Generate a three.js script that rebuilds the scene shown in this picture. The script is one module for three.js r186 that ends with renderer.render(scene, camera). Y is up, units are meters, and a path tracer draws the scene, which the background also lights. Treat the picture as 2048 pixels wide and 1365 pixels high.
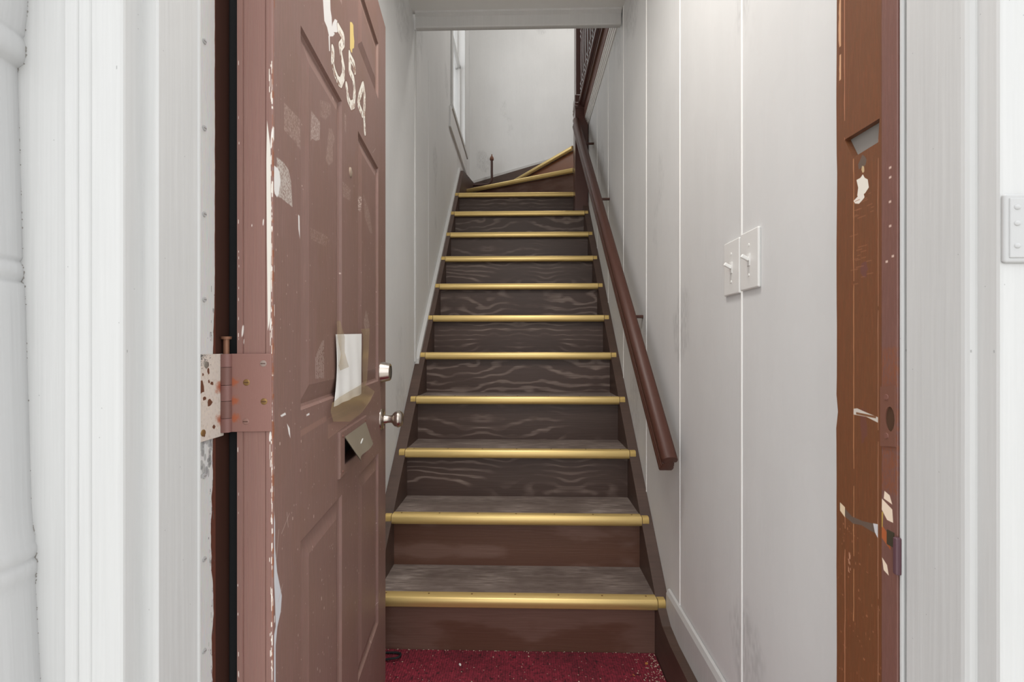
import * as THREE from 'three';
import { RoundedBoxGeometry } from 'three/addons/geometries/RoundedBoxGeometry.js';
import { mergeGeometries, toCreasedNormals } from 'three/addons/utils/BufferGeometryUtils.js';
import { RectAreaLightUniformsLib } from 'three/addons/lights/RectAreaLightUniformsLib.js';

// ---------------------------------------------------------------- camera, sky, light, exposure
// World: x to the side, y up, the stairs run towards -z. "d" below is the distance behind the camera plane, z = -d.
RectAreaLightUniformsLib.init();
const scene = new THREE.Scene();
const camera = new THREE.PerspectiveCamera(2 * Math.atan(682.5 / 910) * 180 / Math.PI, 2048 / 1365, 0.02, 60);
camera.position.set(0, 0.98, 0);
camera.rotation.y = 1.385 * Math.PI / 180;
camera.setViewOffset(2048, 1365, 0, -7.5, 2048, 1365);
scene.background = new THREE.Color(0.97, 0.985, 1.0);
scene.backgroundIntensity = 2.05;
const renderer = new THREE.WebGLRenderer({ antialias: true });
renderer.toneMapping = THREE.LinearToneMapping;
renderer.toneMappingExposure = 0.96;
renderer.shadowMap.enabled = true;
const ENTRY_FILL = 44, HALL_FILL = 66;  // strengths of the two added fill lamps

// ---------------------------------------------------------------- helpers
function mulberry(a) { return () => { a |= 0; a = a + 0x6D2B79F5 | 0; let t = Math.imul(a ^ a >>> 15, 1 | a); t = t + Math.imul(t ^ t >>> 7, 61 | t) ^ t; return ((t ^ t >>> 14) >>> 0) / 4294967296; }; }
const taken = new Map();
function numbered(name) { const n = taken.get(name) ?? 0; taken.set(name, n + 1); return n ? name + '_' + String(n).padStart(3, '0') : name; }
function uvm(g0) {                                   // uv in metres, projected along each face's main direction
  const g = g0.index ? g0.toNonIndexed() : g0, p = g.attributes.position, uv = new Float32Array(p.count * 2);
  const a = new THREE.Vector3(), b = new THREE.Vector3(), c = new THREE.Vector3();
  for (let i = 0; i < p.count; i += 3) {
    a.fromBufferAttribute(p, i); b.fromBufferAttribute(p, i + 1).sub(a); c.fromBufferAttribute(p, i + 2).sub(a); b.cross(c);
    const x = Math.abs(b.x), y = Math.abs(b.y), z = Math.abs(b.z);
    for (let k = i; k < i + 3; k++) {
      const X = p.getX(k), Y = p.getY(k), Z = p.getZ(k);
      if (x >= y && x >= z) { uv[k * 2] = -Z; uv[k * 2 + 1] = Y; }
      else if (y >= z) { uv[k * 2] = X; uv[k * 2 + 1] = -Z; }
      else { uv[k * 2] = X; uv[k * 2 + 1] = Y; }
    }
  }
  g.setAttribute('uv', new THREE.BufferAttribute(uv, 2));
  return g;
}
function bx(x0, x1, y0, y1, d0, d1, r = 0) {
  const w = x1 - x0, h = y1 - y0, l = d1 - d0;
  const g = r ? new RoundedBoxGeometry(w, h, l, 2, Math.min(r, w / 2.01, h / 2.01, l / 2.01)) : new THREE.BoxGeometry(w, h, l);
  g.translate((x0 + x1) / 2, (y0 + y1) / 2, -(d0 + d1) / 2);
  return uvm(g);
}
function shapeOf(pts, holes = []) {
  const s = new THREE.Shape(pts.map(([a, b]) => new THREE.Vector2(a, b)));
  for (const h of holes) s.holes.push(new THREE.Path(h.map(([a, b]) => new THREE.Vector2(a, b))));
  return s;
}
const ext = (pts, len, holes, bevel = 0) => new THREE.ExtrudeGeometry(shapeOf(pts, holes), { depth: len, bevelEnabled: bevel > 0, bevelSize: bevel, bevelThickness: bevel, bevelOffset: -bevel, bevelSegments: 2, curveSegments: 12 });
const exY = (pts, y0, y1, holes) => uvm(ext(pts, y1 - y0, holes).rotateX(-Math.PI / 2).translate(0, y0, 0));        // pts (x, d)
const exX = (pts, x0, x1, holes) => uvm(ext(pts, x1 - x0, holes).rotateY(Math.PI / 2).translate(x0, 0, 0));         // pts (d, y)
const exD = (pts, d0, d1, holes) => uvm(ext(pts, d1 - d0, holes).translate(0, 0, -d1));                             // pts (x, y)
const merge = (...gs) => mergeGeometries(gs.flat().map((g) => { const n = g.index ? g.toNonIndexed() : g; for (const k of Object.keys(n.attributes)) if (!['position', 'normal', 'uv'].includes(k)) n.deleteAttribute(k); return n; }));
function add(parent, name, geo, mat, label) {
  const m = new THREE.Mesh(geo, mat); m.name = parent === scene ? numbered(name) : name; m.castShadow = m.receiveShadow = true;
  if (label) m.userData.label = label;
  parent.add(m); return m;
}
function thing(name, label, category, pos = [0, 0, 0], group, turn = 0) {
  const o = new THREE.Group(); o.name = numbered(name); o.position.set(...pos); o.rotation.y = turn; o.userData = { label, category };
  if (group) o.userData.group = group;
  scene.add(o); o.updateMatrixWorld(true); return o;
}
function structure(name, label) { const o = new THREE.Group(); o.name = name; o.userData = { kind: 'structure', label }; scene.add(o); return o; }
function solid(name, geo, mat, label) { const m = add(scene, name, geo, mat, label); m.userData.kind = 'structure'; return m; }
function part(parent, name, geoWorld, mat, label) {           // geometry written in world coordinates, kept in the parent's
  parent.updateWorldMatrix(true, false);
  return add(parent, name, geoWorld.applyMatrix4(parent.matrixWorld.clone().invert()), mat, label);
}

// The doorway and its door are drawn to the nominal size of a stock door about the middle of the sill, then set to the size of this smaller, old one.
const SIZE = 0.865, SILL = new THREE.Vector3(0, 0.1323, -0.4498);
const fitted = (g) => g.translate(0, 0, 0.52).scale(SIZE, SIZE, SIZE).translate(SILL.x, SILL.y, SILL.z);

// ---------------------------------------------------------------- textures
const hash = (x, y, s) => { let h = Math.imul(x, 374761393) + Math.imul(y, 668265263) + Math.imul(s, 1442695041) | 0; h = Math.imul(h ^ h >>> 13, 1274126177); return ((h ^ h >>> 16) >>> 0) / 4294967296; };
function vnoise(x, y, s = 1, px = 1e6, py = 1e6) {
  const xi = Math.floor(x), yi = Math.floor(y), fx = x - xi, fy = y - yi, u = fx * fx * (3 - 2 * fx), v = fy * fy * (3 - 2 * fy), m = (a, p) => ((a % p) + p) % p;
  const x0 = m(xi, px), x1 = m(xi + 1, px), y0 = m(yi, py), y1 = m(yi + 1, py);
  const a = hash(x0, y0, s), b = hash(x1, y0, s), c = hash(x0, y1, s), d = hash(x1, y1, s);
  return a + (b - a) * u + (c - a) * v + (a - b - c + d) * u * v;
}
function fbm(x, y, oct, s, px = 1048576, py = 1048576) { let t = 0, a = 0.5, n = 0; for (let i = 0; i < oct; i++) { t += a * vnoise(x, y, s + i, px, py); n += a; x *= 2; y *= 2; px *= 2; py *= 2; a *= 0.5; } return t / n; }
const clamp = (x, a = 0, b = 1) => Math.min(b, Math.max(a, x)), sstep = (a, b, x) => { const t = clamp((x - a) / (b - a)); return t * t * (3 - 2 * t); };
const mix = (a, b, t) => [a[0] + (b[0] - a[0]) * t, a[1] + (b[1] - a[1]) * t, a[2] + (b[2] - a[2]) * t];
function dataTex(w, h, fn, srgb, sizeU = 1, sizeV = 1) {
  const d = new Uint8Array(w * h * 4);
  for (let y = 0; y < h; y++) for (let x = 0; x < w; x++) { const c = fn(x / w, y / h), o = (y * w + x) * 4; if (typeof c === 'number') { d[o] = d[o + 1] = d[o + 2] = clamp(c) * 255; } else { d[o] = clamp(c[0], 0, 255); d[o + 1] = clamp(c[1], 0, 255); d[o + 2] = clamp(c[2], 0, 255); } d[o + 3] = 255; }
  const t = new THREE.DataTexture(d, w, h); t.wrapS = t.wrapT = THREE.RepeatWrapping; t.magFilter = THREE.LinearFilter; t.minFilter = THREE.LinearMipmapLinearFilter; t.generateMipmaps = true;
  if (srgb) t.colorSpace = THREE.SRGBColorSpace;
  t.repeat.set(1 / sizeU, 1 / sizeV); t.needsUpdate = true; return t;
}
function canvasTex(w, h, draw) {
  const c = document.createElement('canvas'); c.width = w; c.height = h; draw(c.getContext('2d'), w, h);
  const t = new THREE.CanvasTexture(c); t.colorSpace = THREE.SRGBColorSpace; t.magFilter = THREE.LinearFilter; return t;
}
const rgb = (r, g, b, a = 1) => `rgba(${r | 0},${g | 0},${b | 0},${a})`;

// old wall paint: faint mottling and scuffs
const wallTex = dataTex(1024, 1024, (u, v) => {
  const m = fbm(u * 6, v * 6, 5, 11, 6, 6), streak = fbm(u * 40, v * 5, 4, 31, 40, 5), scuff = sstep(0.63, 0.74, fbm(u * 9, v * 5, 5, 51, 9, 5)) * vnoise(u * 300, v * 120, 71, 300, 120);
  const k = 1 - 0.05 * (1 - m) - 0.018 * streak - 0.09 * scuff; return [229 * k, 230 * k, 230 * k];
}, true, 1.7, 1.7);
const wallBump = dataTex(512, 512, (u, v) => 0.5 * fbm(u * 90, v * 20, 3, 5, 90, 20) + 0.5 * fbm(u * 16, v * 16, 4, 8, 16, 16), false, 0.8, 0.8);
const trimTex = dataTex(512, 1024, (u, v) => {
  const m = fbm(u * 8, v * 5, 4, 17, 8, 5), br = fbm(u * 160, v * 6, 3, 27, 160, 6), sp = vnoise(u * 180, v * 300, 33, 180, 300) > 0.992 ? 1 : 0;
  const k = 1 - 0.035 * (1 - m) - 0.03 * br - 0.25 * sp; return [205 * k, 205 * k, 204 * k];
}, true, 0.4, 0.9);
const trimBump = dataTex(512, 512, (u, v) => 0.75 * fbm(u * 60, v * 3, 3, 41, 60, 3) + 0.25 * fbm(u * 14, v * 14, 3, 43, 14, 14), false, 0.3, 0.5);
// stained plywood with cathedral grain; five risers' worth stacked
const grain = (u, v, s) => {
  const ph = 2 * Math.PI * (26 * v + 7 * fbm(u * 1.6, v * 4.6, 3, s) + 1.6 * fbm(u * 7, v * 18, 3, s + 9));
  const ring = Math.sin(ph), fib = fbm(u * 14, v * 420, 2, s + 20);
  return { r: sstep(-0.5 + 0.9 * fbm(u * 3, v * 10, 2, s + 60), 1, ring) * (0.35 + 0.85 * fib), f: fib, w: fbm(u * 3.5, v * 8, 4, s + 40) };
};
const riserTex = dataTex(1024, 1024, (u, v) => { const g = grain(u, v, 101); let c = mix([68, 52, 46], [152, 138, 129], clamp(g.r * 0.85 * sstep(0.32, 0.62, g.w) + 0.12 * g.f)); c = mix(c, [88, 64, 56], 0.3 * g.w); return c; }, true, 0.9, 1.0);
const treadTex = dataTex(1024, 512, (u, v) => { const f = fbm(u * 22, v * 70, 4, 201), m = fbm(u * 9, v * 7, 6, 211), sp = vnoise(u * 420, v * 210, 221) > 0.985 ? 40 : 0; const c = mix([84, 70, 64], [168, 156, 148], clamp(0.1 + 1.25 * f * m)); return [c[0] + sp, c[1] + sp, c[2] + sp]; }, true, 0.9, 0.45);
for (const t of [riserTex, treadTex]) t.wrapS = t.wrapT = THREE.MirroredRepeatWrapping;
const paintRiserTex = dataTex(1024, 512, (u, v) => { const m = sstep(0.42, 0.66, fbm(u * 5, v * 7, 5, 301)), f = fbm(u * 12, v * 150, 3, 311), sp = vnoise(u * 260, v * 130, 331) > 0.994 ? 55 : 0; let c = mix([102, 70, 56], [128, 100, 90], m * 0.8); c = mix(c, [90, 62, 50], 0.4 * f); return [c[0] + sp, c[1] + sp, c[2] + sp]; }, true, 0.9, 0.45);
paintRiserTex.wrapS = paintRiserTex.wrapT = THREE.MirroredRepeatWrapping;
const woodBump = dataTex(512, 512, (u, v) => fbm(u * 6, v * 160, 3, 401, 6, 160), false, 0.5, 0.5);
const carpetTex = dataTex(1024, 1024, (u, v) => {
  const n = fbm(u * 150, v * 150, 3, 501, 150, 150), m = fbm(u * 9, v * 9, 4, 511, 9, 9), rib = 0.5 + 0.5 * Math.sin(u * Math.PI * 2 * 110), dk = vnoise(u * 170, v * 90, 521, 170, 90) > 0.86 ? 0.62 : 1;
  const k = (0.62 + 0.55 * n + 0.12 * rib) * (0.82 + 0.32 * m) * dk; return [126 * k, 36 * k, 52 * k];
}, true, 0.8, 0.8);
const carpetBump = dataTex(512, 512, (u, v) => 0.6 * vnoise(u * 200, v * 160, 531, 200, 160) + 0.4 * (0.5 + 0.5 * Math.sin(u * Math.PI * 2 * 60)), false, 0.44, 0.44);
const brownTex = dataTex(512, 1024, (u, v) => { const m = fbm(u * 5, v * 7, 4, 601, 5, 7), f = fbm(u * 90, v * 5, 3, 611, 90, 5); const k = 0.9 + 0.13 * m + 0.07 * f; return [150 * k, 114 * k, 104 * k]; }, true, 0.5, 1.0);
const darkBrownTex = dataTex(512, 1024, (u, v) => { const m = fbm(u * 6, v * 8, 4, 621, 6, 8), f = fbm(u * 6, v * 120, 3, 631, 6, 120); const k = 0.82 + 0.25 * m + 0.15 * f; return [78 * k, 60 * k, 52 * k]; }, true, 0.5, 0.5);

// ---------------------------------------------------------------- materials
const std = (o) => new THREE.MeshStandardMaterial(o);
const phy = (o) => new THREE.MeshPhysicalMaterial(o);
const M = {
  wall: std({ map: wallTex, bumpMap: wallBump, bumpScale: 0.0006, roughness: 0.62 }),
  ceiling: std({ color: '#dededc', bumpMap: wallBump, bumpScale: 0.0006, roughness: 0.8 }),
  trim: std({ map: trimTex, bumpMap: trimBump, bumpScale: 0.0004, roughness: 0.5 }),
  bead: std({ color: '#f4f4f2', roughness: 0.45 }),
  strip: std({ color: '#bababa', bumpMap: trimBump, bumpScale: 0.0006, roughness: 0.55 }),
  riser: std({ map: riserTex, bumpMap: woodBump, bumpScale: 0.0003, roughness: 0.48 }),
  riserPaint: std({ map: paintRiserTex, bumpMap: woodBump, bumpScale: 0.0003, roughness: 0.42 }),
  tread: std({ map: treadTex, bumpMap: woodBump, bumpScale: 0.0004, roughness: 0.75 }),
  skirt: std({ map: darkBrownTex, bumpMap: woodBump, bumpScale: 0.0003, roughness: 0.45 }),
  rust: std({ color: '#a9663f', map: null, roughness: 0.42 }),
  winderDark: std({ map: paintRiserTex, bumpMap: woodBump, bumpScale: 0.0003, roughness: 0.26 }),
  winder: std({ color: '#94603f', bumpMap: woodBump, bumpScale: 0.0003, roughness: 0.4 }),
  gold: std({ color: '#e6c985', metalness: 0.55, roughness: 0.36 }),
  goldDull: std({ color: '#d8ba74', metalness: 0.55, roughness: 0.42 }),
  carpet: std({ map: carpetTex, bumpMap: carpetBump, bumpScale: 0.003, roughness: 1 }),
  rail: phy({ color: '#4f2c20', bumpMap: woodBump, bumpScale: 0.0002, roughness: 0.5, clearcoat: 0.12, clearcoatRoughness: 0.45 }),
  baluster: phy({ color: '#553631', roughness: 0.22, clearcoat: 1, clearcoatRoughness: 0.12 }),
  newel: phy({ color: '#54332c', roughness: 0.32, clearcoat: 0.5, clearcoatRoughness: 0.25 }),
  fascia: phy({ color: '#8f665a', roughness: 0.3, clearcoat: 0.8, clearcoatRoughness: 0.2 }),
  door: std({ map: brownTex, roughness: 0.5 }),
  orange: std({ color: '#7d4b2c', roughness: 0.4 }),
  purple: std({ color: '#7b5348', roughness: 0.45 }),
  black: std({ color: '#1a1c1e', roughness: 0.8 }),
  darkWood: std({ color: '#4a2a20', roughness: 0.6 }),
  nickel: std({ color: '#c9bfb6', metalness: 1, roughness: 0.26 }),
  steel: std({ color: '#a8a49a', metalness: 0.8, roughness: 0.4 }),
  flap: std({ color: '#9a9080', metalness: 0.35, roughness: 0.5 }),
  plastic: std({ color: '#e6e6e4', roughness: 0.35 }),
  toggle: std({ color: '#f2f2ef', roughness: 0.28 }),
  paper: std({ color: '#f6f6f3', roughness: 0.9 }),
  tape: phy({ color: '#c4ad84', transparent: true, opacity: 0.24, roughness: 0.16, ior: 1.5 }),
  glass: phy({ color: '#ffffff', transmission: 1, thickness: 0, roughness: 0.02, ior: 1.15 }),
  grime: std({ color: '#8a8681', roughness: 0.9 }),
  oldScrew: std({ color: '#8d877d', metalness: 0.4, roughness: 0.6 }),
  brassScrew: std({ color: '#9a7a4e', metalness: 0.7, roughness: 0.45 }),
  paintedScrew: std({ color: '#a08d84', roughness: 0.5 }),
  pipe: std({ color: '#4f3631', roughness: 0.5 }),
  pipeRust: std({ color: '#7a5443', roughness: 0.85 }),
  porch: std({ color: '#cfccc6', roughness: 0.9 }),
  ground: std({ color: '#b5b2aa', roughness: 1 }),
  addedLampGlass: std({ color: '#ffffff', emissive: '#fff4e2', emissiveIntensity: 2 }),  // glowing domes of the two added lamps
};

// ---------------------------------------------------------------- the shell
const LX = -0.51, RX = 0.455, BACK = 4.35, TOP = 4.9, UP = 2.67, CEIL = 2.515;
const nose = (d) => 0.3588 + (d - 1.606) * 1.0183;          // line through the stair nosings
solid('floor', bx(-2.2, 2.2, -0.12, -0.002, 0.4375, 4.45), M.ground, 'floor slab under the entry');
solid('floor_porch', bx(-2.4, 2.4, -0.16, -0.04, -2.2, 0.4375), M.porch, 'grey porch floor outside the doorway');
solid('ground', bx(-15, 15, -0.7, -0.6, -25, 4.5), M.ground, 'paved ground outside');
{ // front wall with the doorway
  solid('wall_front', exD([[-2.2, -0.04], [2.2, -0.04], [2.2, 5], [-2.2, 5]], 0.4375, 0.55, [[[-0.394, -0.03], [-0.394, 1.932], [0.411, 1.932], [0.411, -0.03]]]), M.trim, 'white outer wall around the doorway');
}
{ // left wall with the window opening, seams and the corner strip under the header
  const w = structure('wall_left', 'white painted wall beside the stairs with a window high up');
  add(w, 'panel', exX([[0.55, 0], [2.128, 0], [2.128, TOP], [0.55, TOP]], LX - 0.1, LX), M.wall);
  add(w, 'panel', exX([[2.130, 0], [4.45, 0], [4.45, TOP], [2.130, TOP]], LX - 0.1, LX, [[[3.245, 2.663], [3.967, 2.663], [3.967, 4.15], [3.245, 4.15]]]), M.wall);
  add(w, 'corner_strip', exY([[LX - 0.002, 2.122], [LX + 0.006, 2.124], [LX + 0.009, 2.131], [LX + 0.006, 2.138], [LX - 0.002, 2.14]], 0.9, 2.46), M.trim);
  add(w, 'seam_strip', bx(LX - 0.001, LX + 0.0012, 1.3, CEIL, 2.44, 2.445), M.wall);
}
{ // right wall: panels with painted beads over the joints
  const w = structure('wall_right', 'white painted panelled wall beside the handrail');
  const e = [0.551, 0.957, 1.330, 1.688, 2.072, 2.44, 2.8, 3.2];
  for (let i = 0; i < e.length - 1; i++) {
    add(w, 'panel', bx(RX, RX + 0.03, 0, 2.6, e[i] + (i ? 0.0008 : 0), e[i + 1] - 0.0008, 0.0009), M.wall);
    if (i) add(w, 'joint_bead', exY([[RX + 0.001, e[i] - 0.0032], [RX - 0.0016, e[i] - 0.002], [RX - 0.0022, e[i]], [RX - 0.0016, e[i] + 0.002], [RX + 0.001, e[i] + 0.0032]], 0.18, 2.55), M.bead);
  }
  add(w, 'backing', bx(RX + 0.03, RX + 0.1, 0, 2.6, 0.551, 3.2), M.wall);
}
{ // back wall: two boards with a horizontal joint
  const w = structure('wall_back', 'pale grey wall at the turn of the stairs');
  add(w, 'panel', bx(LX - 0.1, 2.1, 0, 2.9045, BACK - 0.003, BACK + 0.1), M.wall);
  add(w, 'panel', bx(LX - 0.1, 2.1, 2.906, TOP, BACK, BACK + 0.1), M.wall);
}
solid('wall_hall', bx(2.0, 2.1, UP, TOP, 0.5, 4.45), M.wall, 'far wall of the upper hall');
solid('wall_over_header', bx(LX, RX + 0.05, UP, TOP, 2.03, 2.118), M.wall, 'wall above the stair header');
solid('ceiling', bx(LX, RX + 0.03, CEIL, UP, 0.55, 2.1), M.ceiling, 'white ceiling of the entry');
solid('ceiling_hall', bx(-0.62, 2.1, TOP, TOP + 0.1, 0.5, 4.46), M.ceiling, 'ceiling of the upper hall');
solid('floor_hall', bx(0.47, 2.1, 2.56, UP - 0.004, 0.55, BACK), M.skirt, 'upper hall floor');
{ // header board across the stair opening
  const h = structure('trim_1', 'white header trim across the stair opening');
  add(h, 'board', exX([[2.098, 2.457], [2.101, 2.452], [2.108, 2.4505], [2.121, 2.4505], [2.124, 2.455], [2.124, CEIL], [2.078, CEIL], [2.080, 2.508], [2.094, 2.499]], LX + 0.012, RX - 0.006), M.trim);
}

// ---------------------------------------------------------------- window on the left wall
{
  const w = structure('window_1', 'white sash window on the wall above the stairs');
  add(w, 'window_sill', bx(LX - 0.03, LX + 0.022, 2.63, 2.667, 3.17, 4.04, 0.006), M.trim);
  add(w, 'apron', bx(LX - 0.002, LX + 0.014, 2.485, 2.63, 3.12, 4.0, 0.003), M.wall);
  const gx = LX - 0.058;
  for (const [y0, y1, off] of [[2.667, 3.42, 0], [3.39, 4.15, -0.022]]) {
    const s = new THREE.Group(); s.name = 'sash'; w.add(s);
    add(s, 'rail', bx(gx + off, gx + off + 0.02, y0, y0 + 0.04, 3.245, 3.967), M.trim);
    add(s, 'rail', bx(gx + off, gx + off + 0.02, y1 - 0.03, y1, 3.245, 3.967), M.trim);
    add(s, 'stile', bx(gx + off, gx + off + 0.02, y0, y1, 3.245, 3.27), M.trim);
    add(s, 'stile', bx(gx + off, gx + off + 0.02, y0, y1, 3.947, 3.967), M.trim);
    add(s, 'pane', bx(gx + off + 0.009, gx + off + 0.011, y0 + 0.02, y1 - 0.02, 3.26, 3.95), M.glass);
  }
  add(w, 'casing', bx(LX - 0.001, LX + 0.012, 2.63, 4.22, 3.19, 3.245, 0.003), M.trim);
  add(w, 'casing', bx(LX - 0.001, LX + 0.006, 2.63, 4.22, 3.967, 4.01, 0.003), M.trim);
  add(w, 'casing', bx(LX - 0.001, LX + 0.012, 4.15, 4.22, 3.19, 4.02, 0.003), M.trim);
}

// ---------------------------------------------------------------- staircase
{
  const st = thing('staircase', 'dark brown wooden staircase with gold metal strips on its step edges', 'staircase', [0, 0, -1.42]);
  const XL = -0.466, XR = 0.416, run = 0.186, Dn = (n) => 1.42 + (n - 1) * run, Yn = (n) => (n === 1 ? 0.172 : 0.3588 + (n - 2) * 0.1894);
  // profile of a metal nosing: (distance behind the edge, height about its middle)
  const prof = [[0.032, 0.0162], [0.002, 0.0168], [-0.0025, 0.0135], [-0.005, 0.006], [-0.0055, -0.003], [-0.004, -0.011], [0, -0.0155], [0.006, -0.017], [0.008, -0.0145], [0.008, 0.0135], [0.032, 0.0142]];
  const nosing = (x0, x1, d, y, name, mat) => part(st, name, uvm(toCreasedNormals(exX(prof.map(([a, b]) => [d + a, y + b]), x0, x1), 0.8)), mat);
  const setUV = (g, ou, ov, y0) => { const uv = g.attributes.uv; for (let i = 0; i < uv.count; i++) uv.setXY(i, uv.getX(i) + 0.5 + ou, uv.getY(i) - y0 + ov); return g; };
  for (let n = 1; n <= 11; n++) {
    const d = Dn(n), y = Yn(n), xr = n === 11 ? 0.362 : XR, y0 = n === 1 ? 0 : Yn(n - 1) + 0.014;
    part(st, 'riser', setUV(bx(XL, n === 11 ? 0.425 : xr, y0, y - 0.012, d + 0.028, d + 0.044), n * 0.37, (n * 0.2) % 1, y0), n <= 2 ? M.riserPaint : M.riser);
    if (n < 11) part(st, 'tread', setUV(bx(XL, n === 10 ? 0.416 : XR, y - 0.014, y + 0.014, d + 0.004, d + run + 0.035), n * 0.31, n * 0.13, 0), M.tread);
    const m = nosing(XL, xr, d, y, 'nosing', M.gold);
    nosing(XL - 0.025, XL - 0.0025, d + 0.0015, y - 0.0005, 'nosing_end', M.goldDull);
    if (n < 11) nosing(XR + 0.0025, XR + 0.025, d + 0.0015, y - 0.0005, 'nosing_end', M.goldDull);
    if (n <= 5) for (let k = 0; k < 7; k++) { const g = new THREE.CylinderGeometry(0.0026, 0.003, 0.0012, 10).translate(XL + 0.03 + k * 0.137, y + 0.0172, -(d + 0.02)); part(m, 'screw', uvm(g), M.brassScrew); }
  }
  // winders
  const poly = (pts, y0, y1) => exY(pts, y0, y1);
  const Y11 = Yn(11), Y12 = Yn(12), Y13 = Yn(13);
  part(st, 'tread', poly([[-0.5, 3.284], [0.362, 3.284], [0.362, 3.42], [-0.5, 3.86]], Y11 - 0.014, Y11 + 0.014), M.tread);
  part(st, 'tread', poly([[0.37, 3.325], [-0.5, 3.768], [-0.5, 4.345], [0.37, 4.345]], Y12 - 0.014, Y12 + 0.014), M.tread);
  part(st, 'tread', poly([[0.44, 3.36], [0.37, 3.39], [-0.26, 4.345], [0.44, 4.345]], Y13 - 0.014, Y13 + 0.014), M.tread);
  const slant = (a, b, y, name, geoFn, mat) => {        // a, b as (x, d); built along its own x axis then turned
    const L = Math.hypot(b[0] - a[0], b[1] - a[1]), g = geoFn(L); g.rotateY(Math.atan2(b[1] - a[1], b[0] - a[0])); g.translate(a[0], y, -a[1]);
    return part(st, name, uvm(g), mat);
  };
  const nos = (L) => toCreasedNormals(ext(prof, L), 0.8).rotateY(Math.PI / 2);
  const ris = (h) => (L) => bx(0, L, -h, 0, 0.026, 0.042);
  slant([-0.49, 3.765], [0.362, 3.322], Y12, 'nosing', nos, M.gold);
  slant([-0.49, 3.765], [0.362, 3.322], Y12 - 0.012, 'riser', ris(0.165), M.winderDark);
  slant([-0.26, 4.335], [0.362, 3.385], Y13, 'nosing', nos, M.gold);
  slant([-0.26, 4.335], [0.362, 3.385], Y13 - 0.012, 'riser', ris(0.165), M.winder);
  part(st, 'riser', bx(0.43, 0.446, Y13, UP - 0.02, 3.3, 4.345), M.winder);
  // skirts
  part(st, 'skirt_board', exX([[1.2, 0], [1.2, 0.13], [1.39, 0.135], [1.44, nose(1.44) - 0.002], [3.56, nose(3.56) - 0.002], [4.345, 2.525], [4.345, 1.9], [3.5, 1.8], [1.7, 0]], LX + 0.001, XL), M.skirt);
  part(st, 'skirt_board', exX([[0.6, 0], [0.6, 0.128], [1.30, 0.128], [1.37, 0.138], [1.42, nose(1.42) - 0.002], [3.2, nose(3.2) - 0.002], [3.2, 1.5], [1.7, 0]], XR, RX - 0.0005), M.skirt);
  part(st, 'skirt_board', exD([[XL, 2.0], [XL, 2.525], [0.43, 2.78], [0.43, 2.0]], BACK - 0.02, BACK - 0.0035), M.skirt);
  // white cap along the upper part of the wall skirt and round the turn
  const c0 = (d) => [d, nose(d) - 0.004], c1 = (d) => [d, nose(d) + 0.022];
  part(st, 'cap_moulding', exX([c0(2.13), c0(3.56), [4.345, 2.518], [4.345, 2.545], c1(3.56), c1(2.13)], LX + 0.001, LX + 0.02), M.trim, 'white cap along the skirt');
  part(st, 'cap_moulding', exD([[LX + 0.01, 2.515], [LX + 0.01, 2.54], [0.43, 2.8], [0.43, 2.775]], BACK - 0.018, BACK - 0.0032), M.trim, 'white cap along the skirt');
}

// ---------------------------------------------------------------- baseboard, landing edge
{
  const b = structure('baseboard_right', 'white baseboard on the panelled wall');
  add(b, 'board', exD([[RX - 0.0135, 0.128], [RX - 0.0125, 0.212], [RX - 0.011, 0.2155], [RX - 0.0075, 0.224], [RX - 0.001, 0.226], [RX - 0.0005, 0.128]], 0.6, 1.418), M.trim);
}
{
  const t = structure('trim_2', 'brown landing edge with white moulding above the panelled wall');
  const d0 = 2.12, d1 = 3.165;
  add(t, 'nosing_board', exD([[0.386, 2.650], [0.383, 2.658], [0.386, 2.668], [0.48, 2.668], [0.48, 2.645], [0.392, 2.645]], d0, d1), M.newel);
  add(t, 'cove', exD([[0.402, 2.645], [0.404, 2.637], [0.410, 2.635], [0.412, 2.629], [0.424, 2.624], [0.426, 2.645]], d0, d1), M.newel);
  add(t, 'fascia_board', bx(0.424, 0.47, 2.562, 2.646, d0, d1), M.fascia);
  for (let k = 0; k < 4; k++) add(t, 'moulding', exD([[0.4295 + k * 0.006, 2.563 - k * 0.0135], [0.4285 + k * 0.006, 2.556 - k * 0.0135], [0.431 + k * 0.006, 2.5497 - k * 0.0135], [0.475, 2.5497 - k * 0.0135], [0.475, 2.563 - k * 0.0135]], d0, d1), M.bead);
}
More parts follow.
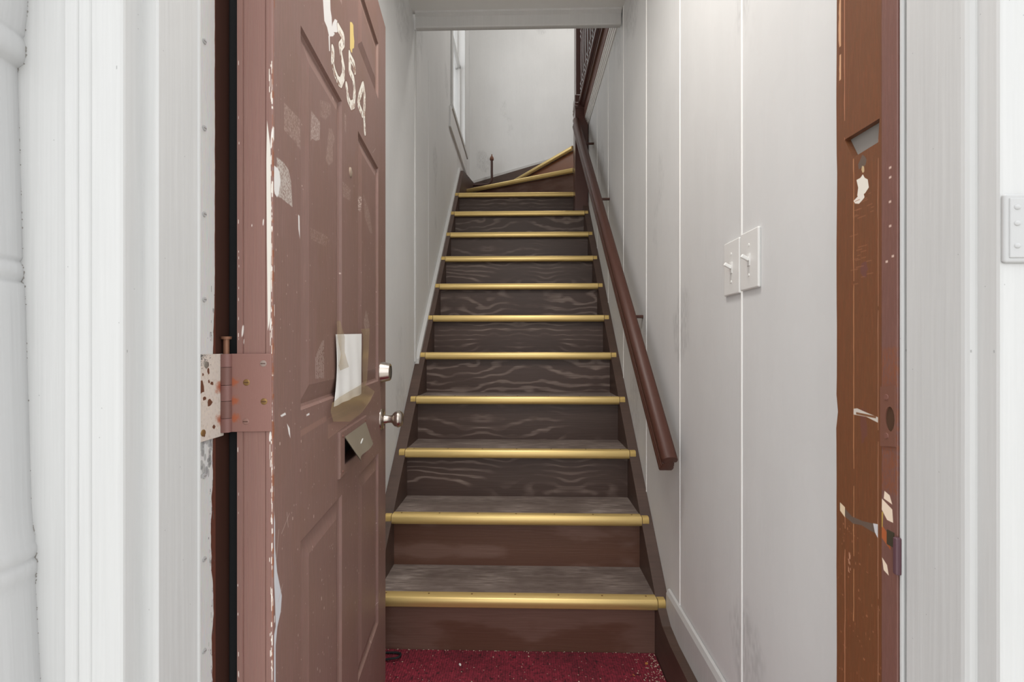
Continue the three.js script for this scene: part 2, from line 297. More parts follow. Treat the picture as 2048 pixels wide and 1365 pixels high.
// ---------------------------------------------------------------- upper balustrade
{
  const b = thing('balustrade', 'dark brown balustrade of turned spindles with a newel post at the stair top', 'railing', [0.41, UP, -3.2]);
  const px0 = 0.362, px1 = 0.452;
  part(b, 'newel_post', merge(bx(px0, px1, 1.9, 2.62, 3.165, 3.285, 0.003), bx(px0 - 0.002, px1 + 0.002, 2.62, 2.716, 3.163, 3.287, 0.004), bx(px0 + 0.005, px1 - 0.005, 2.7, 3.62, 3.168, 3.282, 0.006), bx(px0 - 0.004, px1 + 0.004, 2.632, 2.64, 3.161, 3.289, 0.003), bx(px0 - 0.004, px1 + 0.004, 2.655, 2.662, 3.161, 3.289, 0.003), bx(px0 - 0.006, px1 + 0.006, 3.6, 3.64, 3.16, 3.292, 0.01)), M.newel);
  const pr = [[0, 0], [0.014, 0], [0.014, 0.026], [0.009, 0.034], [0.0165, 0.05], [0.009, 0.066], [0.0165, 0.082], [0.0095, 0.1], [0.011, 0.14], [0.0125, 0.24], [0.0115, 0.36], [0.009, 0.385], [0.016, 0.402], [0.009, 0.42], [0.016, 0.438], [0.0095, 0.456], [0.012, 0.54], [0.01, 0.72], [0.014, 0.74], [0.014, 0.83], [0, 0.83]];
  const bg = new THREE.LatheGeometry(pr.map(([r, y]) => new THREE.Vector2(r, y)), 14);
  for (let k = 0; k < 10; k++) { const m = add(b, 'baluster', bg, M.baluster); m.position.set(0.402 - 0.41, -0.003, -(3.09 - k * 0.105) + 3.2); }
  part(b, 'top_rail', bx(0.375, 0.43, UP + 0.825, UP + 0.875, 2.12, 3.17, 0.015), M.rail);
}
// ---------------------------------------------------------------- handrail
{
  const P0 = new THREE.Vector3(0.408, 0.672, -1.262), P1 = new THREE.Vector3(0.369, 2.555, -3.163);
  const h = thing('handrail', 'moulded reddish brown wooden handrail sloping up the panelled wall', 'handrail', P0.toArray());
  const half = [[0.017, -0.071], [0.0205, -0.064], [0.0205, -0.056], [0.018, -0.053], [0.019, -0.045], [0.0165, -0.0425], [0.0172, -0.036], [0.013, -0.034], [0.0128, -0.029], [0.0205, -0.027], [0.0225, -0.021], [0.0218, -0.014], [0.0195, -0.0085], [0.0158, -0.0042], [0.0108, -0.0014], [0.0055, -0.0002]];
  const f = P1.clone().sub(P0), L = f.length(); f.normalize();
  const x = new THREE.Vector3(0, 1, 0).cross(f).normalize(), y = f.clone().cross(x);
  const g = ext([...half.map(([a, b]) => [-a, b]), ...half.slice().reverse()], L, [], 0.0025).applyMatrix4(new THREE.Matrix4().makeBasis(x, y, f)).translate(P0.x, P0.y, P0.z);
  part(h, 'rail', uvm(toCreasedNormals(g, 0.75)), M.rail);
  for (const t of [0.25, 0.6, 0.88]) { const p = P0.clone().lerp(P1, t); part(h, 'bracket', bx(p.x, RX + 0.001, p.y - 0.062, p.y - 0.05, -p.z - 0.006, -p.z + 0.006, 0.003), M.darkWood); }
}

// ---------------------------------------------------------------- the carpet and what lies on it
{
  const c = add(scene, 'carpet', bx(-0.465, 0.4155, -0.001, 0.006, 0.56, 1.447, 0.002), M.carpet);
  c.userData = { label: 'dark red carpet at the foot of the stairs', category: 'carpet' };
  const r = mulberry(7), gs = [];
  for (let i = 0; i < 230; i++) {
    const corner = i < 120, a = r(), x = corner ? 0.412 - 0.09 * a * r() : -0.45 + 0.85 * r(), d = corner ? 1.44 - 0.14 * r() : 1.25 + 0.192 * r(), s = 0.0008 + 0.0013 * r() * r();
    gs.push(new THREE.IcosahedronGeometry(s, 0).scale(1, 0.6, 1 + r()).rotateY(r() * 6).translate(x, 0.0064, -d));
  }
  for (let i = 0; i < 60; i++) gs.push(new THREE.IcosahedronGeometry(0.0007 + 0.0008 * r(), 0).scale(1.5, 0.8, 1).translate(-0.45 + 0.86 * r(), 0.0066, -(1.4425 + 0.003 * r())));
  const lit = add(scene, 'litter', uvm(merge(gs)), std({ color: '#c9b9a4', roughness: 0.9 }));
  lit.userData = { label: 'pale crumbs and grit scattered on the red carpet', category: 'litter', kind: 'stuff' };
  const pb = new THREE.SphereGeometry(1, 12, 8).scale(0.0035, 0.0025, 0.006).rotateY(0.4).translate(-0.191, 0.0085, -1.377);
  add(scene, 'paint_chip', uvm(pb), std({ color: '#e9e6e2', roughness: 0.6 })).userData = { label: 'white chip lying alone on the red carpet', category: 'chip' };
  for (const [x, d, s, k] of [[0.376, 1.395, 0.006, 0.6], [0.325, 1.345, 0.0045, 1.9]]) {
    const lf = ext([[-s, 0], [-0.4 * s, 0.6 * s], [0.5 * s, 0.5 * s], [s, -0.1 * s], [0.3 * s, -0.6 * s], [-0.6 * s, -0.4 * s]], 0.0008).rotateX(-1.2).rotateY(k).translate(x, 0.0085, -d);
    add(scene, 'leaf_scrap', uvm(lf), std({ color: '#b5793c', roughness: 0.8 })).userData = { label: k < 1 ? 'larger orange leaf scrap in the gritty carpet corner' : 'smaller orange leaf scrap on the carpet near its gritty corner', category: 'leaf', group: 'leaf scraps on the carpet' };
  }
  const pts = []; for (let i = 0; i < 24; i++) { const a = i / 24 * Math.PI * 2; pts.push(new THREE.Vector3(-0.411 + 0.03 * Math.cos(a), 0.0105 + 0.006 * Math.max(0, Math.sin(a + 0.8)), -1.405 + 0.022 * Math.sin(a) * (1 + 0.2 * Math.cos(2 * a)))); }
  add(scene, 'cord_loop', uvm(new THREE.TubeGeometry(new THREE.CatmullRomCurve3(pts, true), 60, 0.0034, 8, true)), M.black).userData = { label: 'small black cord loop on the carpet beside the door', category: 'cord' };
}

// ---------------------------------------------------------------- pipe at the turn
{
  const p = thing('pipe', 'dark brown capped pipe standing in the corner of the winders', 'pipe', [-0.291, 2.4, -4.24]);
  const c = new THREE.CatmullRomCurve3([[-0.50, 2.478, -4.26], [-0.38, 2.478, -4.255], [-0.315, 2.488, -4.25], [-0.294, 2.52, -4.245], [-0.291, 2.60, -4.24], [-0.291, 2.71, -4.24]].map((a) => new THREE.Vector3(...a)));
  part(p, 'tube', uvm(new THREE.TubeGeometry(c, 48, 0.0115, 12)), M.pipe);
  part(p, 'cap', uvm(new THREE.LatheGeometry([[0.0135, 0], [0.019, 0.006], [0.019, 0.02], [0.0125, 0.035], [0.006, 0.042], [0.0045, 0.058], [0, 0.06]].map(([r, y]) => new THREE.Vector2(r, y)), 14).translate(-0.291, 2.70, -4.24)), M.pipeRust, 'rusty cap');
}

// ---------------------------------------------------------------- light switches
for (const [d, y, lab, up] of [[0.9165, 1.149, 'white light switch plate nearer the door jamb', 1], [0.993, 1.146, 'white light switch plate nearer the stairs, grimy edge', -1]]) {
  const s = thing('light_switch', lab, 'switch', [RX, y, -d], 'light switches on the panelled wall');
  part(s, 'plate', bx(RX - 0.006, RX + 0.0005, y - 0.0585, y + 0.0585, d - 0.0362, d + 0.0362, 0.003), M.plastic);
  part(s, 'collar', bx(RX - 0.0072, RX - 0.005, y - 0.0125, y + 0.0125, d - 0.0055, d + 0.0055, 0.001), M.plastic);
  const t = new RoundedBoxGeometry(0.017, 0.0075, 0.0062, 2, 0.0018).rotateZ(-0.5).translate(RX - 0.0135, y + 0.0045, -d);
  part(s, 'toggle', uvm(t), M.toggle);
  for (const k of [-1, 1]) part(s, 'screw', uvm(new THREE.CylinderGeometry(0.0026, 0.003, 0.0012, 12).rotateZ(Math.PI / 2).translate(RX - 0.0064, y + k * 0.03, -d)), M.toggle);
}

// ---------------------------------------------------------------- door frame: outer casings and jambs
const addF = (p, n, g, m, l) => add(p, n, fitted(g), m, l), partF = (p, n, g, m, l) => part(p, n, fitted(g), m, l);
const H = 2.07;
{
  const f = structure('trim_3', 'white casing and jamb on the hinge side of the doorway');
  addF(f, 'outer_board', bx(-0.55, -0.4665, -0.2, 2.18, 0.458, 0.506, 0.002), M.trim);
  addF(f, 'casing', exY([[-0.468, 0.506], [-0.468, 0.4535], [-0.4665, 0.4526], [-0.4554, 0.4526], [-0.4536, 0.4546], [-0.4518, 0.4526], [-0.4426, 0.4530], [-0.4406, 0.4548], [-0.4386, 0.4528], [-0.4095, 0.4526], [-0.4074, 0.4540], [-0.4068, 0.456], [-0.4068, 0.506]], -0.2, 2.18), M.trim);
  addF(f, 'stop', exY([[-0.437, 0.4769], [-0.3922, 0.4769], [-0.3904, 0.4787], [-0.3904, 0.5365], [-0.3890, 0.5375], [-0.3885, 0.539], [-0.3893, 0.5403], [-0.392, 0.541], [-0.437, 0.541]], -0.155, H), M.trim);
  // jamb face with peeling brown paint on the inner corner
  const jt = canvasTex(128, 2048, (c, w, h) => {                 // across: d 0.60..0.65, up: y 0.4..1.6
    c.fillStyle = rgb(214, 214, 212); c.fillRect(0, 0, w, h);
    const r = mulberry(91), Y = (y) => (1.6 - y) / 1.2 * h, D = (d) => (d - 0.6) / 0.05 * w;
    for (let i = 0; i < 5000; i++) { c.fillStyle = rgb(190 + 40 * r(), 190 + 40 * r(), 190 + 38 * r(), 0.35); c.fillRect(r() * w, r() * h, 1 + r(), 5 + 25 * r()); }
    c.fillStyle = rgb(96, 52, 38); c.beginPath(); c.moveTo(w, 0);
    for (let k = 0; k <= 300; k++) { const y = 1.6 - 1.2 * k / 300, low = sstep(1.1, 0.86, y), e = D(0.6475 - low * (0.006 * fbm(y * 30, 1, 4, 3) + 0.004 * fbm(y * 7, 5, 2, 8)) - 0.0012 * fbm(y * 60, 2, 3, 5)); c.lineTo(e, Y(y)); }
    c.lineTo(w, h); c.fill();
    for (let i = 0; i < 150; i++) { const y = 0.45 + 0.62 * r(); c.fillStyle = r() < 0.5 ? rgb(90, 88, 86, 0.7) : rgb(60, 58, 56, 0.6); c.fillRect(D(0.639 + 0.008 * r() - 0.01 * r() * r()), Y(y), 1 + 4 * r() * r(), 2 + 16 * r() * r()); }
    for (let i = 0; i < 60; i++) { const y = 0.80 + 0.08 * r(); c.fillStyle = rgb(110, 110, 110, 0.35); c.beginPath(); c.ellipse(D(0.61 + 0.03 * r()), Y(y), 4 + 6 * r(), 4 + 10 * r(), 0, 0, 7); c.fill(); }
  });
  const g = bx(-0.457, -0.437, -0.155, H, 0.536, 0.6365); const uv = g.attributes.uv, p = g.attributes.position;
  for (let i = 0; i < p.count; i++) uv.setXY(i, (-p.getZ(i) - 0.588) / 0.05, (p.getY(i) - 0.4) / 1.2);
  const jm = addF(f, 'jamb', g, std({ map: jt, roughness: 0.6, bumpMap: null }));
  for (const y of [1.396, 1.277, 1.159, 1.042, 0.8, 0.686, 0.56]) { const s = partF(f, 'screw', uvm(new THREE.CylinderGeometry(0.0032, 0.0038, 0.002, 14).rotateZ(-Math.PI / 2).translate(-0.4362, y, -0.613)), M.strip); partF(s, 'slot', bx(-0.4354, -0.4349, y - 0.0005, y + 0.0005, 0.6107, 0.6153), M.grime); }
  addF(f, 'jamb_return', bx(-0.457, -0.4382, -0.155, H, 0.6365, 0.673, 0.0015), std({ color: '#3f241b', roughness: 0.55 }), 'brown inner edge of the jamb');
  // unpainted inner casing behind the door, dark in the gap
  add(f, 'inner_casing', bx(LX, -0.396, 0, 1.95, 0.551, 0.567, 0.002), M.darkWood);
}
solid('trim_4', fitted(merge(bx(-0.437, 0.457, 2.071, 2.082, 0.478, 0.636), bx(-0.55, 0.62, 2.181, 2.25, 0.4526, 0.506))), M.trim, 'white head casing over the doorway');
{
  const f = structure('trim_5', 'white casing and brown jamb on the lock side of the doorway');
  addF(f, 'casing', exY([[0.4625, 0.506], [0.4625, 0.456], [0.4633, 0.4534], [0.4655, 0.4526], [0.60, 0.4526], [0.60, 0.506]], -0.2, 2.18), M.trim);
  addF(f, 'casing_return', exY([[RX, 0.551], [RX, 0.484], [0.4556, 0.4806], [0.4575, 0.4772], [0.4605, 0.4751], [0.4626, 0.4745], [0.4746, 0.4745], [0.4746, 0.551]], -0.155, H), M.trim);
  addF(f, 'bead', exY([[RX + 0.001, 0.5556], [RX - 0.0012, 0.5566], [RX - 0.0014, 0.5588], [RX - 0.0002, 0.5606], [0.475, 0.5606], [0.475, 0.5556]], -0.155, H), M.trim);
  addF(f, 'filler', bx(0.463, 0.476, -0.155, H, 0.55, 0.66), M.grime);
  // brown board with worn paint; a pocket is cut into it
  const d0 = 0.5865, d1 = 0.672;
  const ot = canvasTex(256, 2048, (c, w, h) => {                // across: d 0.5865..0.672, up: y 0.4..1.6
    const Y = (y) => (1.6 - y) / 1.2 * h, D = (d) => (d - d0) / (d1 - d0) * w, r = mulberry(55);
    c.fillStyle = rgb(112, 72, 47); c.fillRect(0, 0, w, h);
    for (let i = 0; i < 9000; i++) { c.fillStyle = r() < 0.5 ? rgb(112, 62, 34, 0.2) : rgb(138, 82, 50, 0.2); c.fillRect(r() * w, r() * h, 1 + 2 * r(), 6 + 50 * r()); }
    const line = (d, y0, y1, col, wd) => { c.fillStyle = col; let x = D(d); for (let y = y0; y < y1; y += 0.003) { const a = fbm(y * 40, d * 300, 3, 7); if (a > 0.3) c.fillRect(x - wd / 2 + (a - 0.5) * 2, Y(y + 0.003), wd * (0.5 + a), 6); } };
    line(0.6543, 1.27, 1.6, rgb(176, 120, 92), 4); line(0.6365, 0.6, 1.235, rgb(178, 124, 86), 4); line(0.6535, 0.4, 0.74, rgb(166, 112, 82), 5); line(0.5935, 0.4, 1.24, rgb(154, 108, 82), 4);
    line(0.6635, 1.36, 1.6, rgb(206, 160, 124), 12);
    const blob = (d, y, rx, ry, col, n = 8) => { c.fillStyle = col; c.beginPath(); for (let k = 0; k < n; k++) { const a = k / n * 6.283, q = 0.65 + 0.6 * r(); c.lineTo(D(d) + rx * q * Math.cos(a), Y(y) + ry * q * Math.sin(a)); } c.fill(); };
    blob(0.621, 1.193, 30, 30, rgb(232, 226, 214), 11); blob(0.6245, 1.178, 30, 10, rgb(232, 224, 214), 9); blob(0.6205, 1.225, 24, 16, rgb(104, 88, 78)); blob(0.619, 1.215, 8, 10, rgb(196, 170, 130));
    blob(0.618, 0.872, 18, 40, rgb(112, 70, 58), 12); blob(0.618, 1.08, 24, 16, rgb(110, 70, 62), 12);
    c.fillStyle = rgb(206, 198, 188); c.beginPath(); for (const [d, y] of [[0.6368, 0.892], [0.63, 0.8935], [0.614, 0.8905], [0.5937, 0.887], [0.5937, 0.880], [0.614, 0.8845], [0.6368, 0.884]]) c.lineTo(D(d), Y(y)); c.fill();
    c.fillStyle = rgb(128, 88, 62); c.fillRect(D(0.597), Y(0.888), D(0.632) - D(0.597), 5);
    // lower split
    c.fillStyle = rgb(104, 88, 78); c.beginPath(); for (const [d, y] of [[0.6645, 0.753], [0.652, 0.748], [0.64, 0.7425], [0.62, 0.744], [0.603, 0.7475], [0.5935, 0.748], [0.5935, 0.737], [0.605, 0.7365], [0.622, 0.7375], [0.638, 0.7335], [0.652, 0.737], [0.6645, 0.744]]) c.lineTo(D(d), Y(y)); c.fill();
    c.fillStyle = rgb(226, 206, 176); c.beginPath(); for (const [d, y] of [[0.6635, 0.754], [0.6535, 0.7505], [0.6535, 0.736], [0.6635, 0.742]]) c.lineTo(D(d), Y(y)); c.fill();
    c.fillStyle = rgb(206, 204, 206); c.beginPath(); for (const [d, y] of [[0.602, 0.748], [0.594, 0.75], [0.594, 0.732], [0.599, 0.7375]]) c.lineTo(D(d), Y(y)); c.fill();
    for (let i = 0; i < 90; i++) { c.fillStyle = rgb(176, 118, 86, 0.6); c.fillRect(D(d0 + (d1 - d0) * r()), Y(0.45 + 0.28 * r()), 2 + 10 * r() * r(), 1 + 5 * r()); }
    for (let i = 0; i < 14; i++) blob(0.643 + 0.004 * r(), 0.69 - 0.03 * r(), 4 * r() + 1, 7 * r() + 1, rgb(178, 130, 104), 6);
    for (let i = 0; i < 26; i++) { c.fillStyle = rgb(160, 108, 78, 0.55); c.fillRect(D(0.597 + 0.036 * r()), Y(1.06 + 0.14 * r()), 10 + 40 * r(), 2); }
  });
  const pk = [[0.6543, 1.2698], [0.5912, 1.2688], [0.5937, 1.2393], [0.6368, 1.2378], [0.6405, 1.243]];
  const edge = []; for (let k = 0; k <= 90; k++) { const y = -0.155 + (H + 0.155) * k / 90; edge.push([d1 - 0.0022 * fbm(y * 9, 3, 3, 77) - ((y > 0.865 && y < 0.893) ? 0.004 : 0) - (y > 0.9 && y < 1.235 ? 0.0006 : 0), y]); }
  const g = exX([[d0, -0.155], ...edge, [d0, H]], RX - 0.0006, RX + 0.012, [pk]); const uv = g.attributes.uv, p = g.attributes.position;
  for (let i = 0; i < p.count; i++) uv.setXY(i, (-p.getZ(i) - d0) / (d1 - d0), (p.getY(i) - 0.4) / 1.2);
  addF(f, 'jamb', g, std({ map: ot, roughness: 0.42 }), 'brown painted lock jamb with chipped paint');
  // the lock strip
  const pt = canvasTex(64, 2048, (c, w, h) => {                 // across: d 0.5608..0.5875
    const Y = (y) => (1.6 - y) / 1.2 * h, r = mulberry(66);
    c.fillStyle = rgb(118, 83, 75); c.fillRect(0, 0, w, h);
    for (let i = 0; i < 3000; i++) { c.fillStyle = r() < 0.5 ? rgb(112, 72, 62, 0.25) : rgb(138, 96, 86, 0.22); c.fillRect(r() * w, r() * h, 1 + r(), 6 + 40 * r()); }
    for (let i = 0; i < 1400; i++) { const y = 0.8 + 0.18 * r(); c.fillStyle = rgb(132, 78, 48, 0.25); c.fillRect(r() * w, Y(y), 3, 8); }
    c.fillStyle = rgb(238, 218, 196); c.beginPath(); for (const [u, y] of [[0.9, 0.786], [0.3, 0.778], [0.25, 0.762], [0.6, 0.762], [0.92, 0.772]]) c.lineTo(u * w, Y(y)); c.fill();
    c.beginPath(); for (const [u, y] of [[0.75, 0.797], [0.45, 0.794], [0.3, 0.784], [0.8, 0.787]]) c.lineTo(u * w, Y(y)); c.fill();
    c.beginPath(); for (const [u, y] of [[0.9, 0.712], [0.6, 0.706], [0.5, 0.694], [0.8, 0.697]]) c.lineTo(u * w, Y(y)); c.fill();
    c.fillStyle = rgb(172, 96, 58); c.beginPath(); for (const [u, y] of [[1, 0.755], [0.4, 0.742], [0.4, 0.727], [1, 0.738]]) c.lineTo(u * w, Y(y)); c.fill();
    c.fillStyle = rgb(186, 154, 84); c.beginPath(); for (const [u, y] of [[1, 0.768], [0.82, 0.77], [0.86, 0.75], [1, 0.75]]) c.lineTo(u * w, Y(y)); c.fill();
    for (const [u, y] of [[0.35, 1.20], [0.35, 1.188], [0.36, 1.158], [0.35, 1.128], [0.2, 1.09], [0.55, 1.085]]) { c.fillStyle = rgb(206, 180, 166); c.fillRect(u * w, Y(y), 9, 5); }
  });
  const g2 = bx(RX - 0.0025, RX + 0.012, -0.155, H, 0.5612, 0.5862, 0.0012), u2 = g2.attributes.uv, p2 = g2.attributes.position;
  for (let i = 0; i < p2.count; i++) u2.setXY(i, (-p2.getZ(i) - 0.5608) / 0.0267, (p2.getY(i) - 0.4) / 1.2);
  addF(f, 'lock_strip', g2, std({ map: pt, roughness: 0.42 }), 'mauve brown strip with strike plates');
  // strike plate with its hole, and the lower latch pocket
  const sp = partF(f, 'strike_plate', exX([[0.563, 0.856], [0.5858, 0.852], [0.5858, 0.927], [0.563, 0.931]], RX - 0.0042, RX - 0.002, [Array.from({ length: 16 }, (_, k) => [0.5705 + 0.0072 * Math.cos(k / 16 * 6.2832), 0.8885 + 0.0155 * Math.sin(k / 16 * 6.2832)])]), std({ color: '#7d5547', roughness: 0.45, metalness: 0.15 }));
  partF(sp, 'latch_hole', exX(Array.from({ length: 16 }, (_, k) => [0.5705 + 0.0073 * Math.cos(k / 16 * 6.2832), 0.8885 + 0.0156 * Math.sin(k / 16 * 6.2832)]), RX - 0.0028, RX - 0.0024), std({ color: '#4a2f1c', roughness: 0.9 }));
  for (const y of [0.915, 0.867]) partF(sp, 'screw', uvm(new THREE.CylinderGeometry(0.0034, 0.0038, 0.0012, 14).rotateZ(Math.PI / 2).translate(RX - 0.0044, y, -0.576)), M.purple);
  partF(f, 'latch_pocket', bx(RX - 0.0036, RX - 0.002, 0.7325, 0.7505, 0.5655, 0.576), std({ color: '#3d3524', roughness: 0.9 }));
  partF(f, 'latch_lip', bx(RX - 0.008, RX - 0.001, 0.703, 0.748, 0.5556, 0.5622, 0.002), std({ color: '#5d4148', roughness: 0.4 }));
}

// ---------------------------------------------------------------- the open door
{
  const A = [-0.3673, 0.66], L = 0.8533, T = 0.051, DH = 2.04, BOT = -0.138, turn = (90 + 6.163) * Math.PI / 180;
  const door = new THREE.Group(); door.name = 'door_1'; door.userData = { kind: 'structure', label: 'battered brown panelled entry door standing open' };
  door.position.set(A[0] * SIZE, SILL.y, SILL.z - (A[1] - 0.52) * SIZE); door.rotation.y = turn; door.scale.setScalar(SIZE); scene.add(door); door.updateMatrixWorld(true);
  const marks = {
    residueA: [[0.012, 1.261], [0.037, 1.263], [0.055, 1.259], [0.066, 1.243], [0.072, 1.204], [0.028, 1.205], [0.016, 1.203]],
    flakeA: [[0.016, 1.246], [0.022, 1.243], [0.026, 1.229], [0.020, 1.209], [0.014, 1.201], [0.006, 1.204], [0.000, 1.216], [0.004, 1.245]],
    ghostA: [[0.039, 1.357], [0.105, 1.363], [0.106, 1.311], [0.078, 1.315], [0.039, 1.314]],
    ghostB: [[0.159, 1.406], [0.207, 1.408], [0.205, 1.374], [0.184, 1.362], [0.165, 1.358], [0.155, 1.349]],
    ghostC: [[0.260, 1.422], [0.279, 1.430], [0.300, 1.419], [0.285, 1.395], [0.287, 1.364], [0.257, 1.344], [0.240, 1.349]],
    ghostD: [[0.370, 1.509], [0.384, 1.511], [0.382, 1.467], [0.372, 1.473]],
    ghostE: [[0.351, 1.347], [0.424, 1.354], [0.419, 1.324], [0.360, 1.314]],
    meshA: [[0.515, 1.367], [0.533, 1.370], [0.527, 1.328], [0.497, 1.331]],
    smearA: [[0.546, 1.386], [0.586, 1.370], [0.621, 1.355], [0.659, 1.304], [0.628, 1.300], [0.566, 1.326]],
    scrA: [[0.096, 1.199], [0.102, 1.198], [0.104, 1.159], [0.097, 1.175]],
    ghostF: [[0.151, 1.191], [0.238, 1.199], [0.268, 1.195], [0.238, 1.176], [0.159, 1.172]],
    ghostG: [[0.207, 1.451], [0.268, 1.477], [0.276, 1.461], [0.238, 1.428], [0.207, 1.420]],
    meshB: [[0.179, 0.957], [0.215, 0.985], [0.231, 0.992], [0.231, 0.914], [0.181, 0.917]],
    smearB: [[0.581, 1.077], [0.626, 1.034], [0.581, 1.004], [0.554, 1.041]],
    flakeB: [[0.025, 0.872], [0.043, 0.874], [0.047, 0.870], [0.030, 0.869]],
    flakeC: [[0.050, 0.856], [0.061, 0.846], [0.064, 0.829], [0.057, 0.838]],
    flakeD: [[0.133, 0.857], [0.148, 0.858], [0.149, 0.854], [0.137, 0.854]],
    stripA: [[0.107, 0.834], [0.243, 0.838], [0.243, 0.827], [0.107, 0.823]],
    stripB: [[0.254, 0.818], [0.487, 0.814], [0.487, 0.800], [0.254, 0.790]],
    edgeWhite: [[-0.009, 0.803], [0, 0.796], [0.002, 0.742], [0.007, 0.716], [0.007, 0.678], [0.014, 0.639], [0.031, 0.594], [0.027, 0.572], [0.015, 0.556], [0.009, 0.532], [0.009, 0.4], [-0.01, 0.4], [-0.002, 0.542], [0.009, 0.560], [0.007, 0.597], [0.002, 0.650], [0.001, 0.700], [-0.005, 0.752], [-0.010, 0.786]],
    blotch: [[0.221, 1.66], [0.21, 1.71], [0.262, 1.74], [0.269, 1.670], [0.277, 1.660], [0.280, 1.638], [0.298, 1.640], [0.285, 1.626], [0.260, 1.609], [0.247, 1.619], [0.230, 1.620]],
    drip: [[0.256, 1.608], [0.264, 1.613], [0.266, 1.583], [0.260, 1.579]],
    patch: [[0.299, 1.673], [0.315, 1.681], [0.333, 1.677], [0.315, 1.655], [0.285, 1.635], [0.277, 1.638], [0.285, 1.655]],
    yellow: [[0.417, 1.750], [0.434, 1.761], [0.447, 1.763], [0.450, 1.741], [0.456, 1.729], [0.453, 1.711], [0.438, 1.699], [0.436, 1.688], [0.425, 1.684], [0.417, 1.687]],
  };
  const digits = [[[0.325, 1.671], [0.361, 1.677], [0.361, 1.664], [0.336, 1.637], [0.346, 1.625], [0.363, 1.611], [0.361, 1.587], [0.341, 1.561], [0.322, 1.555]], [[0.285, 1.598], [0.283, 1.569], [0.299, 1.558], [0.322, 1.555]], [[0.415, 1.670], [0.415, 1.632], [0.447, 1.632], [0.460, 1.609], [0.451, 1.572], [0.425, 1.555], [0.400, 1.558], [0.388, 1.580]], [[0.421, 1.667], [0.453, 1.671], [0.459, 1.660]], [[0.548, 1.673], [0.562, 1.658], [0.561, 1.627], [0.556, 1.599], [0.565, 1.557]], [[0.540, 1.666], [0.507, 1.621], [0.496, 1.595], [0.536, 1.591]]];
  const face = canvasTex(860, 2048, (c, w, h) => {
    const X = (u) => u / L * w, Y = (y) => (DH - y) / DH * h, r = mulberry(123);
    c.fillStyle = rgb(136, 108, 100); c.fillRect(0, 0, w, h);
    for (let i = 0; i < 26000; i++) { c.fillStyle = r() < 0.5 ? rgb(136, 100, 90, 0.13) : rgb(162, 128, 118, 0.12); c.fillRect(r() * w, r() * h, 1 + 2 * r(), 8 + 60 * r()); }
    for (let i = 0; i < 60; i++) { c.fillStyle = rgb(120, 84, 76, 0.06); c.beginPath(); c.ellipse(r() * w, r() * h, 20 + 80 * r(), 30 + 120 * r(), 0, 0, 7); c.fill(); }
    const path = (k) => { c.beginPath(); for (const [u, y] of marks[k]) c.lineTo(X(u), Y(y)); c.closePath(); };
    const speck = (k, col, n, base) => { c.save(); path(k); if (base) { c.fillStyle = base; c.fill(); } c.clip(); const us = marks[k].map((q) => q[0]), ys = marks[k].map((q) => q[1]), u0 = Math.min(...us), u1 = Math.max(...us), y0 = Math.min(...ys), y1 = Math.max(...ys); c.fillStyle = col; for (let i = 0; i < n; i++) c.fillRect(X(u0 + (u1 - u0) * r()), Y(y0 + (y1 - y0) * r()), 1 + 1.4 * r(), 1 + 2.2 * r()); c.restore(); };
    speck('residueA', rgb(206, 198, 190, 0.75), 900, rgb(160, 140, 132, 0.85));
    for (const [k, n, a] of [['ghostA', 700, 0.1], ['ghostC', 500, 0.35], ['ghostD', 120, 0.3], ['ghostE', 420, 0.08], ['ghostF', 260, 0.05], ['ghostG', 400, 0.08]]) speck(k, rgb(178, 154, 144, 0.55), n, rgb(166, 140, 130, a));
    speck('ghostB', rgb(196, 182, 174, 0.6), 400, rgb(162, 138, 130, 0.75));
    speck('meshA', rgb(214, 198, 188, 0.8), 260); speck('smearA', rgb(190, 170, 160, 0.6), 420, rgb(170, 146, 136, 0.3));
    { c.save(); path('meshB'); c.clip(); c.fillStyle = rgb(216, 204, 198, 0.75); for (let y = 0.91; y < 0.995; y += 0.0026) for (let u = 0.175; u < 0.235; u += 0.0055) if (r() < 0.85) c.fillRect(X(u + 0.002 * r()), Y(y), 3, 1.6); c.restore(); }
    speck('smearB', rgb(206, 186, 176, 0.6), 260, rgb(170, 148, 138, 0.5));
    for (const k of ['stripA', 'stripB']) { path(k); c.fillStyle = rgb(164, 128, 114, 0.55); c.fill(); }
    for (const k of ['flakeA', 'flakeB', 'flakeC', 'flakeD', 'scrA', 'drip', 'patch', 'blotch']) { path(k); c.fillStyle = rgb(238, 236, 234); c.fill(); }
    path('edgeWhite'); c.fillStyle = rgb(214, 216, 222); c.fill();
    path('yellow'); c.fillStyle = rgb(232, 206, 130); c.fill();
    c.lineCap = c.lineJoin = 'round';
    const stroke = (p, wd, col) => { c.beginPath(); for (const [u, y] of p) c.lineTo(X(u), Y(y)); c.lineWidth = wd; c.strokeStyle = col; c.stroke(); };
    for (const p of digits) stroke(p, 25, rgb(98, 62, 46, 0.75));
    for (const p of digits) stroke(p, 21, rgb(244, 240, 230));
    for (const p of digits) for (let k = 0; k < 40; k++) { const i = Math.floor(r() * (p.length - 1)), t = r(), u = p[i][0] + (p[i + 1][0] - p[i][0]) * t + (r() - 0.5) * 0.018, y = p[i][1] + (p[i + 1][1] - p[i][1]) * t; c.fillStyle = r() < 0.6 ? rgb(146, 100, 72, 0.8) : rgb(96, 66, 52, 0.85); c.fillRect(X(u), Y(y), 1.5 + 2 * r(), 3 + 9 * r()); }
    // small flecks of missing paint, denser low down near the latch stile and along the hinge edge
    for (let i = 0; i < 620; i++) { const u = r() * L, y = 0.25 + 1.45 * r() * (0.4 + 0.6 * r()); c.fillStyle = rgb(226, 204, 192, 0.85); const s = 1.2 + 4 * r() * r() * r(); c.fillRect(X(u), Y(y), s * 0.8, s * (1 + r())); }
